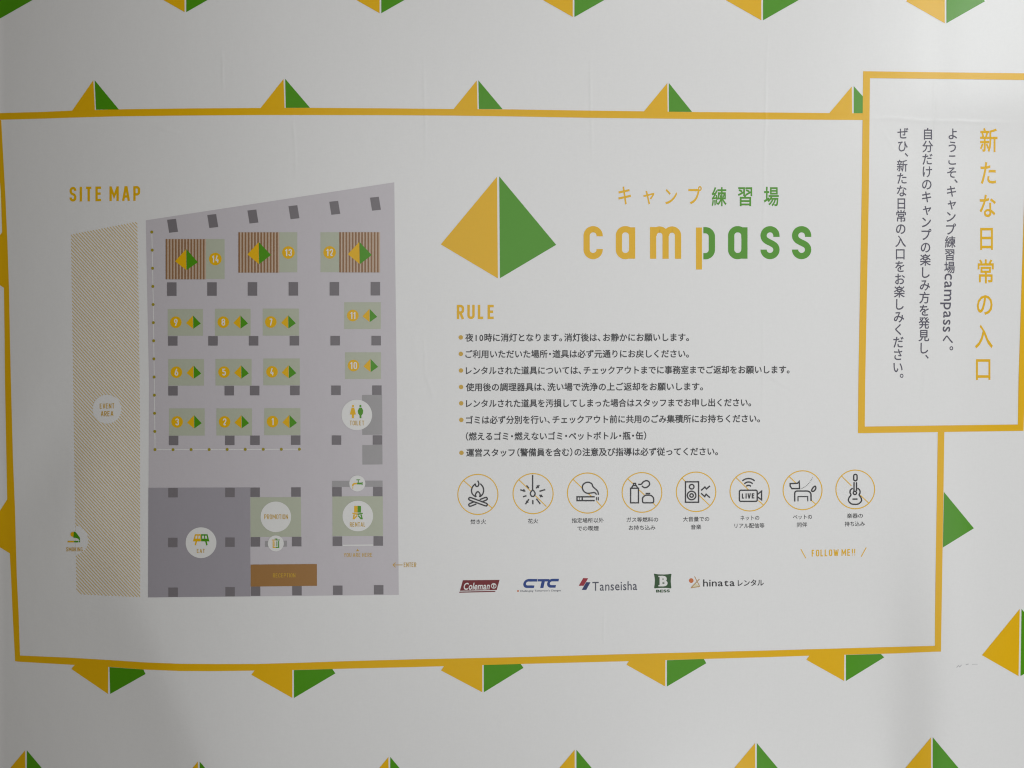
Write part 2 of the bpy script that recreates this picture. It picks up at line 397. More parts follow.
# ---- the message panel at the upper right, its frame and upright lettering
pan = band([(863.2, 71.2), (950, 72.4), (1034.4, 73.4), (1031, 200), (1025, 384), (1023.5, 430.8), (940, 432), (858, 433.2), (858.4, 384), (861.8, 192), (863.2, 71.2)],
           [(870, 78.1), (950, 79), (1027.8, 80), (1024.2, 200), (1018.5, 384), (1017.9, 424.5), (940, 425.5), (864.8, 426.6), (865.2, 384), (868.9, 192), (870, 78.1)])
panel = ink('message_panel', [], YEL, banner, 2, [pan])
hd = '新たな日常の入口'
hp = [(988.8, 140.2), (988.2, 173), (987.5, 205.8), (986.5, 238.2), (985.7, 271.4), (984.8, 304), (983.8, 336.4), (983.2, 368.6)]
for c, (x, y) in zip(hd, hp): ink('heading_character', [], YEL, panel, 1, [cell(c, x, y, 18.6, 25.5, .013)])
def column(entries):
    return [cell(c, x, y, 11.2, 12.6, .011, *(sh or (0, 0))) for c, x, y, sh in entries]
def run(text, x0, y0, x1, y1):
    n = len(text); r = []
    for i, c in enumerate(text):
        t = i / (n - 1) if n > 1 else 0
        r.append((c, x0 + (x1 - x0) * t, y0 + (y1 - y0) * t, (.06, .03) if c in 'ャッ' else None))
    return r
comma = lambda c, x, y: (c, x, y, (.5 - sum(g_ink(c)[:2]) / 2, .38 - sum(g_ink(c)[2:]) / 2))
col1 = column(run('ようこそ', 952.9, 133.8, 951.8, 172.4) + [comma('、', 956, 181)] + run('キャンプ練習場', 951.5, 191.2, 949.6, 267.3) + run('へ', 947.8, 338.8, 0, 0) + [comma('。', 951.4, 348.3)])
rot = []
for pts, fs in line('campass', 0, 58.5, 0, 0, 14.5, .006):   # the Latin word lies on its side in the column
    rot.append(([(952.6 - .035 * x - (y + 1.6) * 1.08, 273.4 + x) for x, y in pts], fs))
ink('panel_message', [], NAVYINK, panel, 1, col1 + rot)
ink('panel_message', [], NAVYINK, panel, 1, column(run('自分だけのキャンプの楽しみ方を発見し', 927.9, 133.8, 923.6, 348) + [comma('、', 927, 356.8)]))
ink('panel_message', [], NAVYINK, panel, 1, column(run('ぜひ', 902.9, 133.2, 902.6, 146) + [comma('、', 906.5, 154.8)] + run('新たな日常の入口をお楽しみください', 902.2, 165.7, 897.8, 367.2) + [comma('。', 901.7, 375.8)]))

# ---- tents
def tent(yellow, green, name='tent_mark', layer=1.7):
    if not yellow: return ink(name, [green], GRN, banner, layer)
    t = ink(name, [yellow], YEL, banner, layer)
    if green: ink('green_face', [green], GRN, t, layer)
    return t
def whole(cx, ty, s=1.0, by=None, lean=0):
    if ty is None: ty = by - 67 * s
    by = by if by is not None else ty + 67 * s
    sy = ty + 45.5 * s
    return ([(cx - .9, ty + .8), (cx - 38.3 * s, sy), (cx - .8 - lean, by - .2)], [(cx + .9, ty + .8), (cx + 38.3 * s, sy), (cx + .9 - lean, by - .2)])
for cx, by, s in ((-4, 20.5, 1.0), (185.4, 12.3, 1), (380.4, 13.4, 1), (573.6, 17.2, 1.0), (762.2, 20.5, 1.02), (945.6, 23.4, 1.03)):
    tent(*whole(cx, None, s, by))
for cx, ty, s in ((26, 749.5, 1), (198.8, 760.8, 1), (389.4, 756.2, 1), (575.6, 749, 1), (756, 742.3, 1), (932, 736.6, 1.02)):
    tent(*whole(cx, ty, s))
tent([(1019.8, 609), (982, 655.2), (1018.6, 676.2)], [(1021.6, 609), (1060, 655), (1020.6, 676)])
for y, g in (([(72, 110.8), (93.3, 80.2), (94.9, 110)], [(94.7, 80.2), (118.9, 109.5), (96, 109.6)]),
             ([(260.5, 108.1), (283.5, 79), (284.6, 108.1)], [(285.2, 78.8), (310, 107.7), (285.8, 107.8)]),
             ([(453.5, 109.2), (476.8, 80.4), (477.6, 109.4)], [(478.4, 80.3), (502.6, 109.1), (479, 109)]),
             ([(643.8, 111.5), (667.3, 83), (667.7, 111.8)], [(668.9, 83), (692, 111.8), (669, 111.7)]),
             ([(829.3, 113.2), (851.8, 86.5), (852.2, 113.4)], [(853.8, 86.1), (863.1, 96.6), (863.0, 113.2), (853.8, 113.2)])):
    tent(y, g)
for y, g in (([(74.6, 665), (71.3, 669), (108, 694), (108.2, 666.5)], [(109.5, 667.2), (143.4, 669.6), (145.6, 674), (110.2, 694)]),
             ([(254.6, 670.4), (251.3, 674.8), (292.3, 698), (292.3, 669.6)], [(293.9, 670.2), (332.4, 669.1), (335.4, 673.4), (294, 698)]),
             ([(444, 666.2), (441, 670.5), (482.3, 692.3), (482.3, 664.6)], [(483.8, 665), (520.8, 664), (523.5, 667.9), (483.9, 692.3)]),
             ([(629, 660.9), (626.5, 664.8), (665.2, 686.5), (665.4, 659.6)], [(667, 660.3), (704, 659), (706.3, 663.3), (667, 686.5)]),
             ([(809.7, 655.4), (806.3, 659.8), (844.2, 681), (844.4, 654.6)], [(846, 655), (881, 654.1), (884.2, 657.4), (846, 681)])):
    tent(y, g)
tent(None, [(944, 492), (973.9, 528.3), (943, 547.5)])
tent([(2.2, 232), (-24, 270), (4.2, 288)], None); tent([(7.4, 499), (-17, 537), (10.2, 553.6)], None)
tent([(440.8, 244.4), (497.1, 176.6), (497.9, 278.4)], [(499.3, 176.4), (556.2, 244.8), (500, 278.2)], 'tent_emblem')

# ---- title
jp = [('キ', 618.4, 186.4, 631, 204.5), ('ャ', 643.3, 190.8, 654.6, 204.5), ('ン', 665.2, 189, 677.2, 204.3), ('プ', 688.4, 186, 701.8, 204.2)]
kj = [('練', 711.7, 187, 726.6, 206.2), ('習', 738, 187.2, 752.2, 206.2), ('場', 763.9, 186.8, 778.8, 206.3)]
for a in jp: ink('title_character', [], YEL, banner, 1, [fit(*a, .012)])
for a in kj: ink('title_character', [], GRN, banner, 1, [fit(*a, .014)])
def lc(x0, x1, kind, y0=226.1, y1=259.2, w=6.25):
    h = w / 2; l, r, t, b = x0 + h, x1 - h, y0 + h, y1 - h
    if kind == 'c': return [ribbon(fillet([(r, 236.3), (r, t), (l, t), (l, b), (r, b), (r, 249)], 6.5, seg=9), w)]
    if kind == 'a': return [ribbon(fillet([(r, 238), (r - .2, t), (l, t), (l, b), (r - .2, b), (r, 248)], 6.3, seg=9), w), ribbon([(r, y0 + 1.2), (r, y1 - .5)], w * .98)]
    if kind == 'm':
        m = (l + r) / 2
        return [ribbon([(l, y0 + .9), (l, y1 - .4)], w), ribbon(fillet([(l + .5, 236), (l + .5, t + .3), (m, t + .3), (m, y1 - .4)], 6.2, seg=9), w), ribbon(fillet([(m + .5, 236), (m + .5, t + .3), (r, t + .3), (r, y1 - .4)], 6.2, seg=9), w)]
    if kind == 's':
        m = (l + r) / 2; rx = (r - l) / 2; ry = 6.4
        p = [(r, 236.9)] + [(m + rx * math.cos(math.pi * k / 16), t + ry - ry * math.sin(math.pi * k / 16)) for k in range(17)]
        a, b2 = (l, t + ry), (r, b - ry)
        for k in range(1, 12):
            q = k / 12; p.append(tuple((1 - q) ** 3 * a[d] + 3 * q * (1 - q) ** 2 * (a[0], 243.6)[d] + 3 * q * q * (1 - q) * (b2[0], 241.7)[d] + q ** 3 * b2[d] for d in (0, 1)))
        p += [(m + rx * math.cos(math.pi * k / 16), b - ry + ry * math.sin(math.pi * k / 16)) for k in range(17)] + [(l, 249.6)]
        return [ribbon(p, w)]
for l in (lc(583.5, 602.8, 'c'), lc(615.8, 635.3, 'a'), lc(650, 681.2, 'm')): ink('title_letter', [], YEL, banner, 1, l)
stem = ink('title_letter', [], YEL, banner, 1, [ribbon([(699, 227.5), (699, 269.5)], 6)])
ink('letter_bowl', [], GRN, stem, 1, [ribbon(fillet([(703.4, 230.2), (711.9, 230.2), (711.9, 256.2), (703.4, 256.2)], 6.5, seg=9), 6.3)])
for l in (lc(728.1, 747.6, 'a'), lc(760.5, 779.6, 's'), lc(792, 811.3, 's')): ink('title_letter', [], GRN, banner, 1, l)

# ---- headings and the rule text
for l in caps('SITE MAP', 69.5, 140.2, 186.9, 186.0, 14.7, 2.4, .42, .30, apart=True): ink('map_title_letter', [], YEL, banner, 1, l)
for l in caps('RULE', 456.8, 495, 304.8, 304.8, 14.3, 2.5, .42, .34, apart=True): ink('rules_title_letter', [], YEL, banner, 1, l)
fl = ink('follow_lettering', [], YEL, banner, 1, caps('FOLLOW ME!!', 811.8, 855.2, 549.9, 548.9, 6.7, 1.0, .46, .38))
ink('tick_mark', [], YEL, fl, 1, [ribbon([(800.9, 549.2), (805.8, 558.2)], .9)])
ink('tick_mark', [], YEL, fl, 1, [ribbon([(866.2, 547.6), (861.2, 556.7)], .9)])
rules = [('夜10時に消灯となります。消灯後は、お静かにお願いします。', 465.2, 689, 337.6, 337.2, 337.4),
         ('ご利用いただいた場所・道具は必ず元通りにお戻しください。', 465.4, 689, 354.1, 353.6, 353.9),
         ('レンタルされた道具については、チェックアウトまでに事務室までご返却をお願いします。', 465.8, 789.6, 370.6, 369.5, 370.5),
         ('使用後の調理器具は、洗い場で洗浄の上ご返却をお願いします。', 465.8, 703, 387.2, 386.4, 387),
         ('レンタルされた道具を汚損してしまった場合はスタッフまでお申し出ください。', 466, 751.2, 403.5, 402.4, 403.3),
         ('ゴミは必ず分別を行い、チェックアウト前に共用のごみ集積所にお持ちください。', 466, 760, 420, 418.4, 419.9),
         ('（燃えるゴミ・燃えないゴミ・ペットボトル・瓶・缶）', 465.9, 646.3, 436.4, 435.6, None),
         ('運営スタッフ（警備員を含む）の注意及び指導は必ず従ってください。', 466.2, 718, 452.7, 451.3, 452.8)]
for t, x0, x1, yl, yr, by in rules:
    o = ink('rule_line', [], INK, banner, 1, line(t, x0, x1, yl, yr, 8.6, .018))
    if by: ink('bullet', [disc(460.8 + (by - 337) * .006, by, 2.25, 20)], GOLD, o, 1)

# ---- pictograms of what is not allowed
ZX = 1024 / 112
def sym(ox, oy):
    T = lambda pts: [(ox + x / ZX, oy + y / ZX) for x, y in pts]
    def s(pts, sm=False, closed=False, w=1.3, r=0):
        q = T(pts)
        if sm: q = smooth(q, closed)
        elif r: q = fillet(q, r / ZX, closed)
        return ribbon(q, w, closed)
    def ring(x, y, r, w=1.3): return ribbon(T(disc(x, y, r, 28)), w, True)
    return s, ring
s, ring = sym(450, 464)
def log(ax, ay, bx, by, t0, t1, hw=13):    # outline of a rounded log, from fraction t0 to t1 of its length
    d = Vector((bx - ax, by - ay)); L = d.length; d /= L; n = Vector((-d.y, d.x)); A = Vector((ax, ay))
    P = lambda t, o: tuple(A + d * L * t + n * o)
    if t0 == 0 and t1 == 1:
        return [P(.02, hw), P(.98, hw), P(1.07, hw * .7), P(1.09, 0), P(1.07, -hw * .7), P(.98, -hw), P(.02, -hw), P(-.07, -hw * .7), P(-.09, 0), P(-.07, hw * .7)]
    if t0 == 0: return [P(t1, hw), P(.02, hw), P(-.07, hw * .7), P(-.09, 0), P(-.07, -hw * .7), P(.02, -hw), P(t1 - .06, -hw)]
    return [P(t0 + .06, hw), P(.98, hw), P(1.07, hw * .7), P(1.09, 0), P(1.07, -hw * .7), P(.98, -hw), P(t0, -hw)]
sy_fire = [s([(253, 152), (264, 175), (260, 198), (246, 206), (234, 197), (230, 184), (208, 207), (197, 242), (206, 275), (236, 301)], True), s([(277, 180), (300, 207), (308, 242), (299, 276), (274, 301)], True),
           s([(240, 302), (234, 282), (241, 264), (255, 253), (269, 264), (276, 282), (270, 302)], True), s(log(185, 319, 328, 371, 0, 1), False, True), s(log(185, 374, 328, 318, 0, .36)), s(log(185, 374, 328, 318, .64, 1))]
sy_spark = [s([(756, 100), (756, 240)]), s([(757, 240), (778, 265), (772, 290), (757, 297), (742, 290), (736, 265)], True, True),
            s([(700, 196), (722, 222)]), s([(643, 236), (690, 250)]), s([(668, 250), (680, 232)]), s([(668, 300), (700, 290)]), s([(690, 368), (722, 322)]), s([(698, 338), (716, 352)]), s([(758, 330), (758, 368)], w=1.3), s([(790, 318), (826, 366)], w=1.3),
            s([(818, 250), (872, 234)]), s([(788, 222), (818, 194)]), s([(795, 196), (812, 218)]), s([(818, 284), (848, 300)]), s([(826, 304), (838, 282)])]
s, ring = sym(560, 464)
sy_smoke = [s([(352, 282), (345, 250), (322, 226), (302, 207), (291, 182), (265, 168), (235, 171), (211, 190), (205, 220), (219, 250), (250, 268), (290, 264), (318, 262), (336, 280)], True),
            s([(318, 300), (156, 300), (156, 335), (318, 335)]), s([(204, 300), (204, 335)]), s([(178, 304), (178, 331)], w=.5), s([(335, 303), (335, 333)], w=1.0), s([(351, 303), (351, 333)], w=1.0)]
sy_gas = [s([(646, 222), (718, 222), (718, 355), (646, 355)], False, True), s([(652, 222), (668, 198), (698, 198), (712, 222)]), s([(673, 198), (673, 178), (692, 178), (692, 198)]),
          s([(716, 186), (744, 185), (760, 166), (790, 152), (814, 164), (819, 190), (796, 212), (770, 216), (750, 200)], True), s([(755, 355), (755, 308), (780, 285), (832, 285), (857, 308), (857, 355)], False, True, r=14), s([(784, 270), (826, 270)])]
s, ring = sym(670, 464)
sy_speak = [s([(142, 163), (262, 163), (262, 350), (142, 350)], False, True), ring(199, 208, 21), ring(198, 288, 39), ring(198, 288, 16),
            s([(285, 242), (320, 211), (334, 229), (366, 200)]), s([(285, 268), (318, 298), (331, 277), (366, 308)])]
sy_live = [s([(635, 240), (798, 240), (798, 342), (635, 342)], False, True, r=14), s([(800, 278), (838, 248), (838, 328), (800, 300)]), s([(662, 154), (690, 138), (718, 133), (748, 138), (775, 154)], True), s([(680, 181), (700, 168), (718, 165), (738, 168), (757, 181)], True),
           s([(698, 205), (708, 197), (718, 195), (730, 197), (741, 205)], True)] + caps('LIVE', 670 + 658 / ZX, 670 + 776 / ZX, 464 + 270 / ZX, 464 + 268 / ZX, 5.1, 1.05, .4, .42)
s, ring = sym(776, 460)
sy_dog = [s([(130, 216), (198, 213), (213, 196), (216, 262), (146, 262), (130, 240)], False, True), s([(172, 380), (172, 284), (298, 284), (321, 304), (321, 375)], r=20), s([(202, 378), (202, 335), (291, 335), (291, 378)], w=1.0),
          s([(326, 282), (340, 252), (360, 240), (364, 262), (346, 285)], True, True)]
lp = smooth([(232, 262), (262, 248), (288, 228), (318, 192), (338, 155)], seg=6)
for i in range(0, len(lp) - 1, 2): sy_dog.append(s([lp[i], tuple((lp[i][k] * .4 + lp[i + 1][k] * .6) for k in (0, 1))], w=.85))
sy_guit = [s([(711, 132), (742, 132), (742, 190), (711, 190)], False, True, r=14), s([(714, 203), (714, 284)]), s([(737, 203), (737, 284)]), ring(722, 301, 15),
           s([(702, 258), (681, 276), (678, 300), (686, 320), (668, 346), (664, 374), (688, 400), (722, 406), (757, 400), (782, 374), (778, 346), (761, 320), (769, 300), (766, 276), (747, 258)], True), s([(700, 358), (746, 358)])]
pics = [((477.9, 494.2), 20.3, sy_fire, [('焚き火', 470.5, 486, 521.8)]), ((533.1, 493.4), 20.3, sy_spark, [('花火', 527.9, 538.3, 521.2)]),
        ((587.5, 492.8), 20.3, sy_smoke, [('指定場所以外', 571.8, 603.7, 520.5), ('での喫煙', 577.3, 598.8, 528.5)]), ((642, 492.2), 20.1, sy_gas, [('ガス等燃料の', 626.5, 658.2, 519.8), ('お持ち込み', 628.8, 655.4, 527.8)]),
        ((696.1, 491.6), 20.0, sy_speak, [('大音量での', 683, 709.3, 519.2), ('音楽', 690.9, 701.3, 527.1)]), ((749.7, 491.1), 19.9, sy_live, [('ネットの', 740.3, 759.3, 518), ('リアル配信等', 734.5, 764.4, 525.8)]),
        ((802.6, 490), 19.7, sy_dog, [('ペットの', 793, 812, 517), ('同伴', 797, 807.2, 524.9)]), ((855.3, 489.2), 19.6, sy_guit, [('楽器の', 847, 862.9, 515.9), ('持ち込み', 844.8, 864.8, 524)])]
slashes = [((450, 464), [(120, 147, 197, 216), (343, 366, 384, 402)]), ((450, 464), [(632, 146, 736, 246), (781, 290, 882, 390)]), ((560, 464), [(120, 141, 205, 222), (256, 270, 290, 296), (335, 340, 380, 388)]),
           ((560, 464), [(622, 138, 668, 180), (722, 236, 772, 282), (850, 354, 874, 382)]), ((670, 464), [(110, 128, 141, 160), (266, 286, 362, 378)]), ((670, 464), [(602, 122, 718, 236), (808, 334, 856, 376)]),
           ((776, 460), [(120, 150, 180, 208), (322, 368, 366, 406)]), ((776, 460), [(600, 147, 690, 236), (772, 322, 846, 392)])]
for ((cx, cy), r, sy_, capt), (zo, sl) in zip(pics, slashes):
    o = ink('prohibition_pictogram', [], YEL, banner, 1, [ribbon(disc(cx, cy + .25, r - .25, 48), 1.0, True), *[ribbon([(zo[0] + a / ZX, zo[1] + b / ZX), (zo[0] + c / ZX, zo[1] + d / ZX)], .9) for a, b, c, d in sl]])
    ink('symbol', [], INK, o, 2, sy_)
    t = []
    for tx, x0, x1, y in capt: t += line(tx, x0, x1, y, y - .25, 5.2, .008)
    ink('caption', [], INK, o, 1, t)

# ---- logos of the sponsors
Q = lambda ox, pts: [(ox + x / 8, 565 + y / 8) for x, y in pts]
lg = ink('sponsor_logo', [Q(450, [(103, 122), (397, 119), (374, 200), (80, 206)]), Q(450, [(78, 213), (364, 207), (361, 215), (72, 222)])], MAROON, banner, 1)
lg['label'] = 'maroon slanted logo badge with white script and a lantern roundel'
lw = line('Coleman', 463.2, 489.4, 586.0, 585.6, 9.6, .022, .16)
ink('logo_lettering', [], MAPW, lg, 2, lw + [ribbon(disc(450 + 350 / 8, 565 + 167 / 8, 2.35, 20), .75, True), ribbon([(450 + 350 / 8, 584.4), (450 + 350 / 8, 587.5)], 1.0), ribbon([(492.5, 584.6), (495.0, 584.6)], .7)])
def slab(x0, x1, t, b, w, kind):
    if kind == 'C': q = ribbon(fillet([(x1, t + w / 2), (x0 + w / 2, t + w / 2), (x0 + w / 2, b - w / 2), (x1 - 1.6, b - w / 2)], 3.4), w); return [q]
    return [ribbon([(x0, t + w / 2), (x1, t + w / 2)], w * .9), ribbon([((x0 + x1) / 2, t + w / 2), ((x0 + x1) / 2, b)], w * 1.25)]
ctc = []
for pts, fs in slab(522.4, 535.5, 579, 588, 2.6, 'C') + slab(536, 547.6, 579, 588, 2.6, 'T') + slab(546.2, 557, 578.8, 587.7, 2.6, 'C'):
    ctc.append(([(x + (588 - y) * .22, y) for x, y in pts], fs))
lg = ink('sponsor_logo', [], BLUE, banner, 1, ctc); lg['label'] = 'blue slanted three letter logo with a tiny tagline'
ink('logo_lettering', [], GREYT, lg, 1, line("Challenging Tomorrow's Changes", 520, 560.7, 590.9, 590.3, 2.5, .01, .1))
ink('logo_mark', [disc(518, 591, .95, 12)], ORANGE, lg, 1)
lg = ink('sponsor_logo', [], GREYT, banner, 1, line('Tanseisha', 592.4, 637.2, 585.9, 585.0, 12.8, .006)); lg['label'] = 'grey lettered logo with a red and a navy slash'
ink('logo_mark', [Q(570, [(106, 105), (146, 106), (109, 167), (70, 166)])], RED, lg, 1); ink('logo_mark', [Q(570, [(130, 137), (164, 138), (130, 200), (94, 199)])], NAVY, lg, 1)
sq = fillet(Q(570, [(671, 69), (705, 75), (742, 76), (778, 75), (813, 69), (808, 100), (806, 128), (808, 156), (812, 188), (775, 184), (742, 183), (708, 184), (672, 188), (677, 156), (679, 128), (677, 100)]), 1)
lg = ink('sponsor_logo', [sq], FOREST, banner, 1); lg['label'] = 'dark green pinched square logo with a white capital letter'
bx = fit('B', 659.6, 575.8, 667.6, 586.4, .055)
ink('logo_lettering', [], MAPW, lg, 2, [bx, ribbon([(658.4, 576.5), (661.4, 576.5)], 1.3), ribbon([(658.4, 585.7), (661.4, 585.7)], 1.3)])
ink('logo_lettering', [], FOREST, lg, 1, line('BESS', 656.1, 669.9, 591.0, 590.8, 3.6, .04))
lg = ink('sponsor_logo', [], INK, banner, 1, line('hinata', 703.1, 734.7, 582.6, 582.1, 10.2, .008) + line('レンタル', 737.8, 763.8, 583, 582.6, 7.2, .016)); lg['label'] = 'dark lettered logo with an orange sun and a small line drawn tent'
ink('logo_mark', [disc(660 + 250 / 8, 565 + 125 / 8, 2.35, 20)], ORANGE, lg, 1)
ink('logo_mark', [], TAN, lg, 2, [ribbon(Q(660, p), .75) for p in ([(248, 183), (316, 113)], [(277, 92), (319, 172)], [(248, 183), (319, 172)])])
ink('logo_mark', [Q(660, [(286, 143), (312, 170), (258, 178)])], CREAM, lg, 1)

# ---- the site map
fmap = ink('site_map', [[(145.8, 220.3), (270, 201.4), (394.3, 182.3), (395.5, 280), (396.8, 384), (398.8, 594.8), (270, 596.2), (148, 597.4), (148.6, 480), (149, 384)]], FLOOR, banner, 1)
ink('dining_floor', [[(148.4, 487.8), (250.1, 487.4), (250.5, 596.4), (148, 597.4)]], DARKF, fmap, 2)
for p in ([(362, 395), (382.1, 394.7), (382.4, 434.6), (362.2, 434.9)], [(362.3, 445.1), (382.4, 444.9), (382.5, 464.4), (362.4, 464.6)], [(332, 480.9), (382.6, 480.6), (382.7, 486.7), (332, 487)], [(265, 540.9), (287, 540.7), (287, 546.7), (265, 546.9)]):
    ink('service_block', [p], BLOCK, fmap, 2)
for p in ([(332.4, 496.4), (382.8, 496.1), (383, 535.9), (332.5, 536.1)], [(250.4, 497.3), (300.9, 497.1), (301.2, 536.6), (250.5, 537)]): ink('booth_floor', [p], PLOT, fmap, 2)
rc = ink('reception_counter', [[(250.6, 564.6), (316.9, 564), (317, 585.8), (250.7, 586.6)]], BROWN, banner, 3)
ink('map_lettering', [], GOLD, rc, 4, caps('RECEPTION', 273, 295.3, 573.4, 573.2, 4.1, .56, .42, .46))
def pil(cx, cy, w, h, tilt=0):
    if tilt: return [(cx - w / 2 - 1.1, cy - h / 2 + .6), (cx + w / 2 - 1.1, cy - h / 2 - .4), (cx + w / 2 + 1, cy + h / 2 - .6), (cx - w / 2 + 1, cy + h / 2 + .4)]
    return rect(cx - w / 2, cy - h / 2, cx + w / 2, cy + h / 2)
for x, y in ((172.6, 225.8), (212.8, 221), (253, 216.5), (294, 212.2), (334.8, 207.8), (375.5, 203.7)): ink('pillar_mark', [pil(x, y, 8.9, 13.2, 1)], PILL, fmap, 2)
for row in (([171.8, 212, 252.5, 293.4, 334.4, 375.4], 289.1, 288.7, 13.5), ([172.8, 213, 253.6, 294.4, 335.2, 376.2], 340.9, 340.6, 9.5), ([173, 229.3, 254.7, 294.9, 336, 376.9], 390.8, 390.2, 9.5), ([173.6, 229.8, 255, 295.7, 336.5, 377.5], 440.5, 440, 9.4),
            ([173, 230, 255.1, 296, 337, 377.8], 492.7, 491.6, 9.4), ([172.8, 230, 255.4, 296.7, 337.4, 378.3], 542.5, 541.0, 9.5), ([173.1, 230.1, 255.6, 297, 337.8, 378.7], 592.2, 589.8, 9.3)):
    for i, x in enumerate(row[0]):
        ink('pillar_mark', [pil(x, row[1] + (row[2] - row[1]) * i / 5, 9.5, row[3])], PILL, fmap, 3)
ink('map_heading', [], GOLD, fmap, 2, caps('YOU ARE HERE', 343.8, 372.3, 553.1, 552.9, 4.0, .52, .42, .46) + [([(357.6, 548.9), (359.2, 551.2), (356, 551.2)], [(0, 1, 2)])])
ink('entrance_arrow', [], GOLD, banner, 2, [ribbon([(395.6, 562.6), (393, 565), (395.6, 567.4)], .7), ribbon([(393.4, 565), (402.6, 564.9)], .7)] + caps('ENTER', 403.9, 416.2, 562.6, 562.5, 4.5, .6, .42, .46))
ink('counter_line', [[(342.8, 544.7), (373.2, 544.4), (373.2, 545.7), (342.8, 545.9)]], MAPW, fmap, 2)
# the string of lamps round the plots
gl = [(151.8, 232), (153.2, 300), (154.3, 384), (155, 449.7)]
ga = ink('lamp_string', [], MAPW, banner, 2, [ribbon(gl, .75), ribbon([(155, 449.7), (299.4, 449.2)], .75)])
for i in range(13):
    v = 232 + 18.13 * i; u = 151.8 + 3.2 * ((v - 232) / 217.7) ** .8
    ink('lamp_bulb', [disc(u, v, 1.5, 14)], OLIVE, ga, 3.2)
for i in range(1, 9): ink('lamp_bulb', [disc(155 + 18.05 * i, 449.7 - .06 * i, 1.5, 14)], OLIVE, ga, 3.2)
# pitches
def small_tent(root, l, t, r, b, layer):
    cx = t[0]
    y = ink('tent_symbol', [[t, l, b]], YEL, root, layer); ink('tent_symbol', [[(t[0] + .35, t[1]), r, (b[0] + .35, b[1])]], GRN, root, layer)
def badge(root, num, x, y, r, layer=3):
    ink('number_badge', [disc(x, y, r, 28)], YEL, root, layer)
    w = {1: 3.6, 2: 7.0}[len(num)]
    if num == '1': w = 2.2
    if num == '11': w = 5.0
    ink('pitch_number', [], MAPW, root, layer + 1, caps(num, x - w / 2, x + w / 2, y - 3.5, y - 3.5, 7.0, 1.15, .34, .34))
def slats(x0, x1, y0, y1, n):
    p = (x1 - x0) / n; return [rect(x0 + i * p, y0, x0 + i * p + p * .52, y1) for i in range(n)]
for num, g, dk, tn, bd in (('14', rect(205.8, 239, 224.6, 279), (165.7, 206.0, 239.1, 279.3), ((175, 261.3), (186.0, 249.2), (197.9, 262.2), (186.3, 270)), (215.3, 259)),
                           ('13', rect(279.2, 232.2, 297.3, 272.3), (238.4, 279.3, 232.3, 272.6), ((247.4, 254.4), (258.6, 242.2), (271, 255), (258.9, 264)), (288.4, 252.5)),
                           ('12', rect(320.5, 232.2, 339.4, 272.2), (339.3, 380.1, 232.2, 272.4), ((347.8, 254.2), (359.2, 242), (371.8, 255), (359.6, 264)), (329.6, 252.4))):
    o = ink('camp_pitch', [g], PLOT, banner, 2)
    ink('deck_base', [rect(dk[0], dk[2], dk[1], dk[3])], DECKL, o, 3)
    ink('deck_boards', slats(dk[0], dk[1], dk[2], dk[3], 13), DECK, o, 4)
    small_tent(o, *tn, 5); badge(o, num, bd[0], bd[1], 6.3)
for num, x0, x1, y0, y1, bx_, tx in (('9', 167.7, 203, 309, 335.7, 175.8, 192.9), ('8', 214.9, 250.6, 308.8, 335.7, 223.3, 240.2), ('7', 262.7, 299, 308.6, 335.6, 270.8, 288), ('11', 344.2, 380.8, 302.2, 329, 352.8, 369.4),
                                ('6', 168.3, 204, 359, 385.6, 176.4, 193.4), ('5', 215.5, 251.6, 358.9, 385.5, 224, 241), ('4', 263.3, 299.8, 358.5, 385.3, 272, 288.5), ('10', 345, 381, 352.3, 379, 353.5, 370.3),
                                ('3', 169, 204.7, 408.4, 435.6, 177.1, 193.9), ('2', 216.4, 252, 408.4, 435.5, 224.6, 241.3), ('1', 264.2, 300.4, 408.2, 435.2, 272.5, 289.2)):
    o = ink('camp_pitch', [rect(x0, y0, x1, y1)], PLOT, banner, 2)
    cy = (y0 + y1) / 2
    small_tent(o, (tx - 6.9, cy + .7), (tx, cy - 6.7), (tx + 7.8, cy + 1.2), (tx + .1, cy + 6.4), 3); badge(o, num, bx_, cy - .1, 5.8)
# the hatched event area
ev = [(71, 234.5), (137.6, 221.6), (138.6, 300), (140, 384), (140.2, 597.2), (82, 594.5), (76.5, 592), (75.4, 530), (73.2, 384)]
st = []
k = -480
while k < 150:
    x = k; y0, y1 = 200, 610; sl = 1.08
    stripe = [(x, y0), (x + 1.2, y0), (x + 1.2 + (y1 - y0) / sl, y1), (x + (y1 - y0) / sl, y1)]
    for i in range(len(ev)):
        stripe = clip(stripe, ev[i], ev[(i + 1) % len(ev)]) if stripe else stripe
    if len(stripe) > 2: st.append(stripe)
    k += 3.32
ea = ink('event_area', st, HATCH, banner, 1)
ink('label_disc', [disc(107, 409.2, 14.4, 40)], WHITE, ea, 2); ink('label_disc', [[p for p in disc(73.2, 540.2, 14.9, 72) if p[0] > 74.9]], WHITE, ea, 2)
ink('map_lettering', [], GOLD, ea, 3, caps('EVENT', 99.8, 114.3, 403.6, 403.4, 5, .7, .42, .46) + caps('AREA', 100.8, 113.4, 411.2, 411.0, 5.2, .7, .42, .46))
ink('map_lettering', [], GOLD, ea, 3, caps('SMOKING', 66.3, 82.6, 547.3, 547.3, 4.1, .56, .42, .44))
Z = lambda ox, oy, z, pts: [(ox + x / z, oy + y / z) for x, y in pts]
ink('smoking_icon', [disc(72.9, 534.4, 2.5, 18), rect(67.6, 540.9, 74, 542.4)], YEL, ea, 3)
